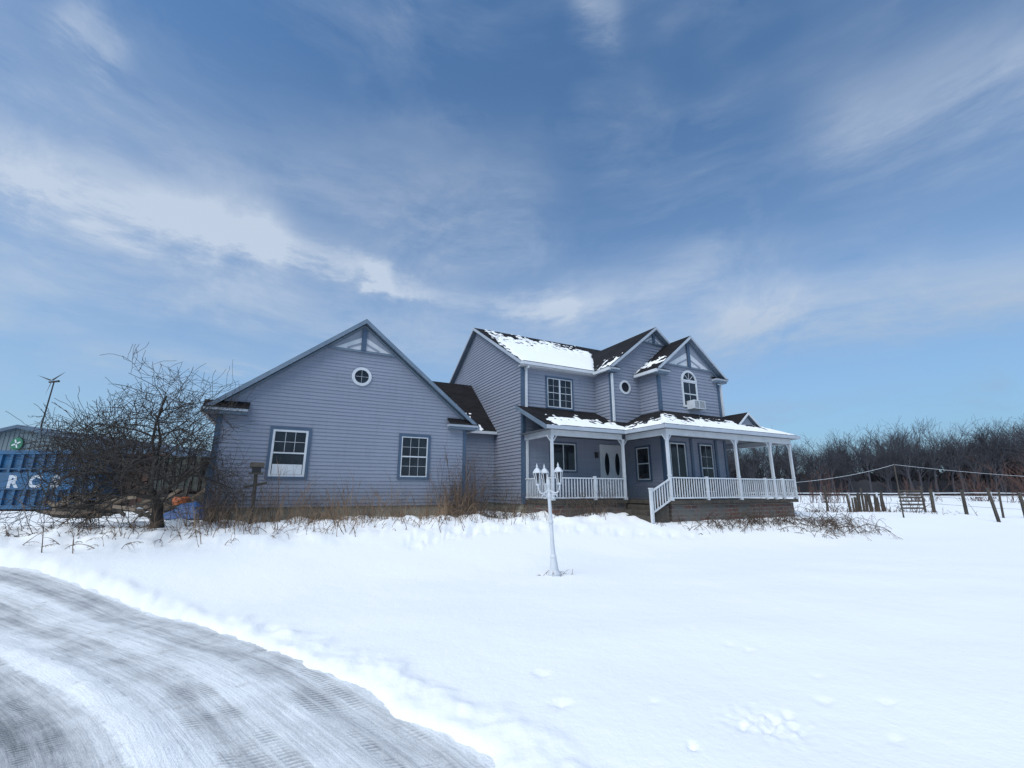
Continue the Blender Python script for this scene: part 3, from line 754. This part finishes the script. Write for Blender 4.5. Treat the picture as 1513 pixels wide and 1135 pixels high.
# ------------------------------------------------------------------ lamp post
lp=MB('victorian_lamp_post',[M_WHITE,M_GLASS])
def lathe(mb,prof,cx,cy,n=14,mi=0,rot=0):
    o=len(mb.v)
    for r,z in prof:
        for k in range(n):
            t=2*math.pi*k/n+rot;mb.v.append((cx+r*math.cos(t),cy+r*math.sin(t),z))
    for i in range(len(prof)-1):
        for k in range(n):
            k2=(k+1)%n;mb.f.append([o+i*n+k,o+i*n+k2,o+(i+1)*n+k2,o+(i+1)*n+k]);mb.mi.append(mi)
lathe(lp,[(.12,-.1),(.12,.03),(.10,.05),(.075,.09),(.065,.2),(.052,.28),(.058,.31),(.043,.34),(.036,.5),(.034,.85),(.045,.87),(.045,.9),(.032,.92),(.03,1.3),(.04,1.32),(.04,1.36),(.028,1.38),(.026,1.5),(.042,1.55),(.032,1.6),(.014,1.66),(.0,1.74)],0,0)
for ang in (100,-22,205):
    t=math.radians(ang+0);dx,dy=math.cos(t),math.sin(t);E=.21
    pts=[]
    for i in range(13):
        q=i/12;rr_=E*(math.sin(q*math.pi/2));zz=1.45-.10*math.sin(q*math.pi)+.08*q
        pts.append((dx*rr_,dy*rr_,zz))
    lp.tube(pts,[.014]*13,6)
    pts=[]
    for i in range(16):
        q=i/15*1.6*math.pi;rad=.06*(1-i/20);pts.append((dx*(.09+rad*math.cos(q)),dy*(.09+rad*math.cos(q)),1.32+rad*math.sin(q)))
    lp.tube(pts,[.010]*16,5)
    cx,cy=dx*E,dy*E;z=1.53
    lathe(lp,[(.0,z-.02),(.03,z),(.042,z+.02),(.028,z+.035)],cx,cy,10)
    lathe(lp,[(.034,z+.035),(.066,z+.22)],cx,cy,6,1)
    for k in range(6):
        a=2*math.pi*k/6;lp.beam((cx+.037*math.cos(a),cy+.037*math.sin(a),z+.035),(cx+.07*math.cos(a),cy+.07*math.sin(a),z+.22),.012,.012)
    lathe(lp,[(.06,z+.215),(.085,z+.225),(.08,z+.24),(.05,z+.285),(.025,z+.31),(.012,z+.32),(.02,z+.34),(.012,z+.36),(.0,z+.40)],cx,cy,6)
o=lp.obj(None);o.location=(.83,9.2,base(.83,9.2));o.rotation_euler=(0,math.radians(-3),0);o.scale=(1.12,1.12,1.12)
# ------------------------------------------------------------------ bird feeder
bf=MB('bird_feeder_post',[M_WOOD,M_DARK,M_WHITE])
x,y=w2(-.55,14.3);z=base(x,y)
bf.tube([(0,0,-.1),(.03,0,.6),(.0,0,1.35)],[.05,.045,.045],7,0,True)
bf.box(-.17,.17,-.14,.14,1.35,1.39);bf.box(-.11,.11,-.09,.09,1.39,1.58,1)
bf.slab([(-.17,-.15,1.56),(.17,-.15,1.56),(.17,0,1.68),(-.17,0,1.68)],.02);bf.slab([(-.17,0,1.68),(.17,0,1.68),(.17,.15,1.56),(-.17,.15,1.56)],.02)
bf.beam((-.25,0,1.0),(.3,0,1.12),.05,.07)
o=bf.obj(None);o.location=(x,y,z);o.rotation_euler=(0,0,TH)
# ------------------------------------------------------------------ dumpster container
M_CB=simple('faded_blue_paint',(.018,.11,.24),(.03,.075,.14),1.2,.55,.1)
M_RUST=simple('rusty_steel',(.095,.045,.03),(.04,.03,.028),3,.85,.3)
ct=empty('roll_off_dumpster',(-21.2,19.3,.75),math.radians(-2))
mb=MB('body',[M_CB,M_RUST])
Lc=3.45
mb.box(-Lc,Lc,0.06,2.4,.25,2.5);
for i in range(15):
    x=-Lc+.06+i*(2*Lc-.12)/14
    mb.box(x-.06,x+.06,-.04,.06,.25,2.42)
mb.box(-Lc-.05,Lc+.05,-.08,.08,2.4,2.56);mb.box(-Lc-.05,Lc+.05,-.07,.08,.1,.26)
mb.box(-Lc-.04,Lc+.04,-.03,.055,1.75,1.81)
mb.box(Lc,Lc+.08,0.08,2.4,.2,2.5,0)
mb.box(-Lc,Lc,.3,.5,.0,.1,1);mb.box(-Lc,Lc,1.8,2.0,.0,.1,1)
mb.obj(ct)
pb_=MB('lettering_panel',[M_CB]);pb_.box(-1.6,2.6,-.065,-.05,.9,1.62);pb_.obj(ct)
M_LET=simple('white_letter_paint',(.5,.55,.6),(.4,.44,.5),4,.7)
for ch,xx in (('R',-.35),('C',.6),('S',1.6)):
    cu=bpy.data.curves.new('letter_'+ch,'FONT');cu.body=ch;cu.size=.7;cu.extrude=.005;cu.offset=.028
    o=bpy.data.objects.new('letter_'+ch,cu);sc.collection.objects.link(o);o.parent=ct;o.rotation_euler=(math.pi/2,0,0);o.location=(xx,-.075,1.0);o.scale=(1.15,1,1)
    cu.materials.append(M_LET)
c2=MB('rusty_storage_bin',[M_RUST]);c2.box(-.9,.9,0,3,.2,2.4)
for i in range(6):c2.box(-.9+.34*i,-.82+.34*i,-.06,0,.2,2.4)
c2.box(-.95,.95,-.08,.05,2.35,2.5);o=c2.obj(None);o.location=(-16.6,20.3,.75)
M_GRN=simple('dull_green_paint',(.035,.05,.042),(.045,.037,.028),2,.7)
trk=MB('old_flatbed_truck',[M_GRN,M_DARK,M_GLASS])
trk.box(-1.7,.5,-1,1,.9,2.35);trk.box(.55,1.7,-.95,.95,.6,1.5)
trk.add([(.55,-.9,1.5),(1.5,-.9,1.5),(1.2,-.8,2.15),(.55,-.8,2.15),(.55,.9,1.5),(1.5,.9,1.5),(1.2,.8,2.15),(.55,.8,2.15)],[(0,1,2,3),(4,7,6,5),(3,2,6,7),(1,5,6,2)],2)
trk.box(-1.8,1.8,-.9,.9,.55,.75,1)
for X in (-1.1,1.1):
    for Y in (-1,1):trk.tube([(X,Y-.12,.42),(X,Y+.12,.42)],[.42,.42],16,1,True)
for i in range(8):trk.box(-1.7+.3*i,-1.64+.3*i,-1.05,-1,.9,2.35,1)
o=trk.obj(None);o.location=(-14.0,20.5,.72)
gt=MB('white_utility_trailer',[M_WHITE,M_DARK]);gt.box(-1.5,1.5,-1,1,.5,1.9);gt.box(-1.52,1.52,-1.02,1.02,1.9,1.96)
for X in (-.4,.5):gt.tube([(X,-1.1,.35),(X,-.9,.35)],[.35,.35],14,1,True)
o=gt.obj(None);o.location=(-14.2,26,.7)
M_OR=simple('orange_plastic',(.40,.10,.02),(.28,.07,.02),3,.5)
M_TARP=simple('blue_tarp',(.03,.10,.28),(.02,.07,.2),5,.5,.6)
M_PLK=simple('bleached_planks',(.22,.17,.12),(.12,.09,.07),4,.9)
random.seed(3)
pk=MB('scrap_lumber_pile',[M_WOOD,M_PLK])
for i in range(60):
    X=random.uniform(-2.8,2.4);Y=random.uniform(-.6,.6);an=random.gauss(0,.7);L=random.uniform(.6,1.6)
    zz=random.uniform(.05,.6);pk.beam((X,Y,zz),(X+L*math.cos(an)*.8,Y+random.uniform(-.3,.3),max(.02,zz+L*math.sin(an)*.6)),.05,.1,mi=i%2)
o=pk.obj(None);o.location=(-13.0,15.2,base(-13.0,15.2))
def pallet(x,y,n,rot):
    p=MB('wooden_pallet_stack',[M_PLK])
    for s in range(n):
        z=.15*s
        for i in range(7):p.box(-.6,.6,-.5+.15*i,-.4+.15*i,z+.1,z+.12)
        for i in (-.55,0,.47):p.box(i,i+.08,-.5,.5,z,z+.1)
    o=p.obj(None);o.location=(x,y,base(x,y));o.rotation_euler=(0,0,rot)
pallet(-15.4,16.6,5,.2);pallet(-11.9,16.3,3,-.3)
br=MB('plastic_barrel',[M_OR]);lathe(br,[(0,0),(.22,0),(.25,.1),(.26,.2),(.25,.3),(.26,.45),(.24,.6),(.2,.66),(0,.66)],0,0,16);o=br.obj(None,True);o.location=(-10.9,15.0,.75)
tp=MB('blue_tarp',[M_TARP]);n=14;pts=[];
for i in range(n+1):
    for j in range(n+1):
        u=i/n*2-1;v=j/n*2-1;pts.append((u*.7,v*.5,max(0,.5*(1-u*u)*(1-v*v)**.5+.12*noise.noise(Vector((u*3,v*3,0))))))
tp.add(pts,[(i*(n+1)+j,(i+1)*(n+1)+j,(i+1)*(n+1)+j+1,i*(n+1)+j+1) for i in range(n) for j in range(n)]);o=tp.obj(None,True);o.location=(-10.3,14.7,.75)
# ------------------------------------------------------------------ metal barn
M_BM=simple('barn_steel',(.13,.17,.19),(.10,.13,.15),1,.5,.1)
M_BR=simple('barn_roof_steel',(.07,.11,.16),(.055,.09,.13),1,.5)
M_LG=simple('green_sign_paint',(.02,.15,.08),(.02,.12,.07),3,.5)
bn=empty('metal_barn',(-33.5,30,.6),0)
b=MB('walls',[M_BM,M_BR,M_WHITE,M_LG]);hw=8.6
zev=3.3;zap=5.25
b.add([(-hw,0,0),(hw,0,0),(hw,0,zev),(0,0,zap),(-hw,0,zev),(-hw,18,0),(hw,18,0),(hw,18,zev),(0,18,zap),(-hw,18,zev)],[(0,1,2,3,4),(5,9,8,7,6),(1,6,7,2),(0,4,9,5)])
for i in range(56):
    X=-hw+i*2*hw/55;b.box(X-.02,X+.02,-.03,0,0,zev+(zap-zev)*(1-abs(X)/hw)-.02)
b.box(-2.5,2.5,-.08,-.03,0,2.8,2)
b.obj(bn)
b=MB('roof',[M_BR]);b.slab([(-hw-.3,-.4,zev-.05),(0,-.4,zap+.12),(0,18.3,zap+.12),(-hw-.3,18.3,zev-.05)],.22);b.slab([(0,-.4,zap+.12),(hw+.3,-.4,zev-.05),(hw+.3,18.3,zev-.05),(0,18.3,zap+.12)],.22);b.obj(bn)
b=MB('round_sign',[M_LG,M_WHITE]);b.tube([(0,-.16,4.1),(0,-.1,4.1)],[.42,.42],24,0,True)
for i in range(4):
    t=i*math.pi/2+.4;b.beam((0.06*math.cos(t),-.17,4.1+.06*math.sin(t)),(.3*math.cos(t),-.17,4.1+.3*math.sin(t)),.02,.09,mi=1)
b.obj(bn)
wm=MB('wind_turbine',[M_DARK])
wm.tube([(-.4,0,0),(0,0,11.2)],[.09,.05],6)
wm.tube([(-.45,0,11.2),(.45,0,11.3)],[.08,.1],6)
for a in (35,160,262):
    t=math.radians(a);wm.add([(0,-.25,11.3),(.16*math.cos(t+.5),-.25,11.3+.16*math.sin(t+.5)),(1.5*math.cos(t),-.3,11.3+1.5*math.sin(t)),(.12*math.cos(t-.5),-.2,11.3+.12*math.sin(t-.5))],[(0,1,2,3)])
o=wm.obj(None);o.location=(-42.9,40,.3)
# ------------------------------------------------------------------ world
w=bpy.data.worlds.new('World');sc.world=w;w.use_nodes=True;nt=w.node_tree;nt.nodes.clear()
SE,SR=math.radians(52),math.radians(215)
sky=N(nt,'ShaderNodeTexSky',sky_type='NISHITA');sky.sun_disc=False;sky.sun_elevation=SE;sky.sun_rotation=SR
sky.air_density=1.0;sky.dust_density=.6;sky.ozone_density=2.5
tc=N(nt,'ShaderNodeTexCoord').outputs['Generated']
sp=N(nt,'ShaderNodeSeparateXYZ');nt.links.new(tc,sp.inputs[0]);dx,dy,dz=sp.outputs
az=MA(nt,'MULTIPLY',MA(nt,'ARCTAN2',dx,dy),180/math.pi);el=MA(nt,'MULTIPLY',MA(nt,'ARCSINE',dz),180/math.pi)
nz=N(nt,'ShaderNodeTexNoise');nt.links.new(tc,nz.inputs['Vector']);nz.inputs['Scale'].default_value=2.0;nz.inputs['Detail'].default_value=1;nz.inputs['Roughness'].default_value=.4
dis=VM(nt,'SCALE',VM(nt,'SUBTRACT',nz.outputs['Color'],(.5,.5,.5)).outputs[0],scale=6.).outputs[0]
ae=N(nt,'ShaderNodeCombineXYZ');nt.links.new(az,ae.inputs[0]);nt.links.new(el,ae.inputs[1])
aed=VM(nt,'ADD',ae.outputs[0],dis).outputs[0]
f1=NOISE(nt,MAPV(nt,aed,(.024,.12,1),(0,0,-.04)),1.,7,.62,0)
f3=NOISE(nt,MAPV(nt,aed,(.07,.36,1),(0,0,-.10)),1.,6,.68,0)
f2=NOISE(nt,MAPV(nt,ae.outputs[0],(.022,.045,1),(0,0,.3)),1.,3,.6,0)
pe=N(nt,'ShaderNodeCombineXYZ');nt.links.new(MA(nt,'MULTIPLY',MA(nt,'SUBTRACT',f3,.5),7.),pe.inputs[1])
aee=VM(nt,'ADD',aed,pe.outputs[0]).outputs[0]
def streak(p,q,wd,s):
    d=Vector((q[0]-p[0],q[1]-p[1],0));L=d.length_squared
    v=VM(nt,'SUBTRACT',aee,(p[0],p[1],0)).outputs[0]
    t=MA(nt,'DIVIDE',VM(nt,'DOT_PRODUCT',v,tuple(d)).outputs['Value'],L,clamp=True)
    td=VM(nt,'SCALE',tuple(d),scale=t).outputs[0]
    ds=VM(nt,'DISTANCE',v,td).outputs['Value']
    e=MA(nt,'DIVIDE',ds,wd);e=MA(nt,'EXPONENT',MA(nt,'MULTIPLY',MA(nt,'MULTIPLY',e,e),-1))
    return MA(nt,'MULTIPLY',e,s)
ST_=[((-60,26),(-33,28.6),2.8,1.15),((-33,28.6),(-16,27.3),1.4,.75),((-18,26.6),(8,24.2),1.3,.9),((8,24.2),(27,25.6),2.8,.4),
     ((-60,33),(0,36),6,.36),((-50,21),(30,20),6,.5),((-51.5,39),(-49,38),1.8,.8),((-60,17),(-53,15),3,.7),
     ((-45,12.5),(-26,13.5),.9,.85),((30,19),(58,16.5),3.4,.75),((26,9),(48,8),1.0,.7),((44,36),(60,33),5,.5),((12,54),(16,52),2.5,.4)]
tot=None
for a in ST_:
    e=streak(*a);tot=e if tot is None else MA(nt,'ADD',tot,e)
fib=MA(nt,'ADD',MA(nt,'MULTIPLY',RNG(nt,f1,.30,.66,.3,1.0),.65),MA(nt,'MULTIPLY',RNG(nt,f3,.34,.64,.0,1.0),.42))
cir=MA(nt,'MULTIPLY',RNG(nt,f1,.42,.70),RNG(nt,f2,.40,.66))
mask=MA(nt,'ADD',MA(nt,'MULTIPLY',tot,fib),MA(nt,'MULTIPLY',MA(nt,'MULTIPLY',cir,RNG(nt,f3,.3,.65,.5,1)),.42))
haze=MA(nt,'MULTIPLY',MA(nt,'EXPONENT',MA(nt,'MULTIPLY',MA(nt,'ABSOLUTE',el),-.065)),.84)
mask=MA(nt,'SUBTRACT',1.,MA(nt,'MULTIPLY',MA(nt,'SUBTRACT',1.,MA(nt,'MINIMUM',mask,.88)),MA(nt,'SUBTRACT',1.,haze)))
lowc=MIX(nt,RNG(nt,az,-50,45),(.40,.52,.68),(.27,.375,.52))
cc=MIX(nt,RNG(nt,el,6,24),lowc,(.58,.67,.80))
bg1=N(nt,'ShaderNodeBackground');bg2=N(nt,'ShaderNodeBackground')
tint=N(nt,'ShaderNodeMix',data_type='RGBA',blend_type='MULTIPLY');tint.inputs[0].default_value=1
nt.links.new(sky.outputs[0],tint.inputs[6]);tint.inputs[7].default_value=(.60,.93,1.10,1)
nt.links.new(tint.outputs[2],bg1.inputs[0]);bg1.inputs[1].default_value=.138
nt.links.new(cc,bg2.inputs[0]);bg2.inputs[1].default_value=1.0
ms=N(nt,'ShaderNodeMixShader');nt.links.new(mask,ms.inputs[0]);nt.links.new(bg1.outputs[0],ms.inputs[1]);nt.links.new(bg2.outputs[0],ms.inputs[2])
wo=N(nt,'ShaderNodeOutputWorld');nt.links.new(ms.outputs[0],wo.inputs[0])
L=bpy.data.lights.new('sun','SUN');L.energy=2.75;L.angle=math.radians(60);L.color=(1,.96,.88)
so=bpy.data.objects.new('sun',L);sc.collection.objects.link(so)
sd=Vector((math.sin(SR)*math.cos(SE),math.cos(SR)*math.cos(SE),math.sin(SE)))
so.rotation_euler=(-sd).to_track_quat('-Z','Y').to_euler()
cam=bpy.data.cameras.new('camera');co=bpy.data.objects.new('camera',cam);sc.collection.objects.link(co)
co.location=(0,0,1.6);co.rotation_euler=(math.pi/2+math.atan(158/650.),0,0)
cam.sensor_width=36;cam.lens=36*650/1513.;cam.clip_end=8000;cam.clip_start=.05
sc.camera=co
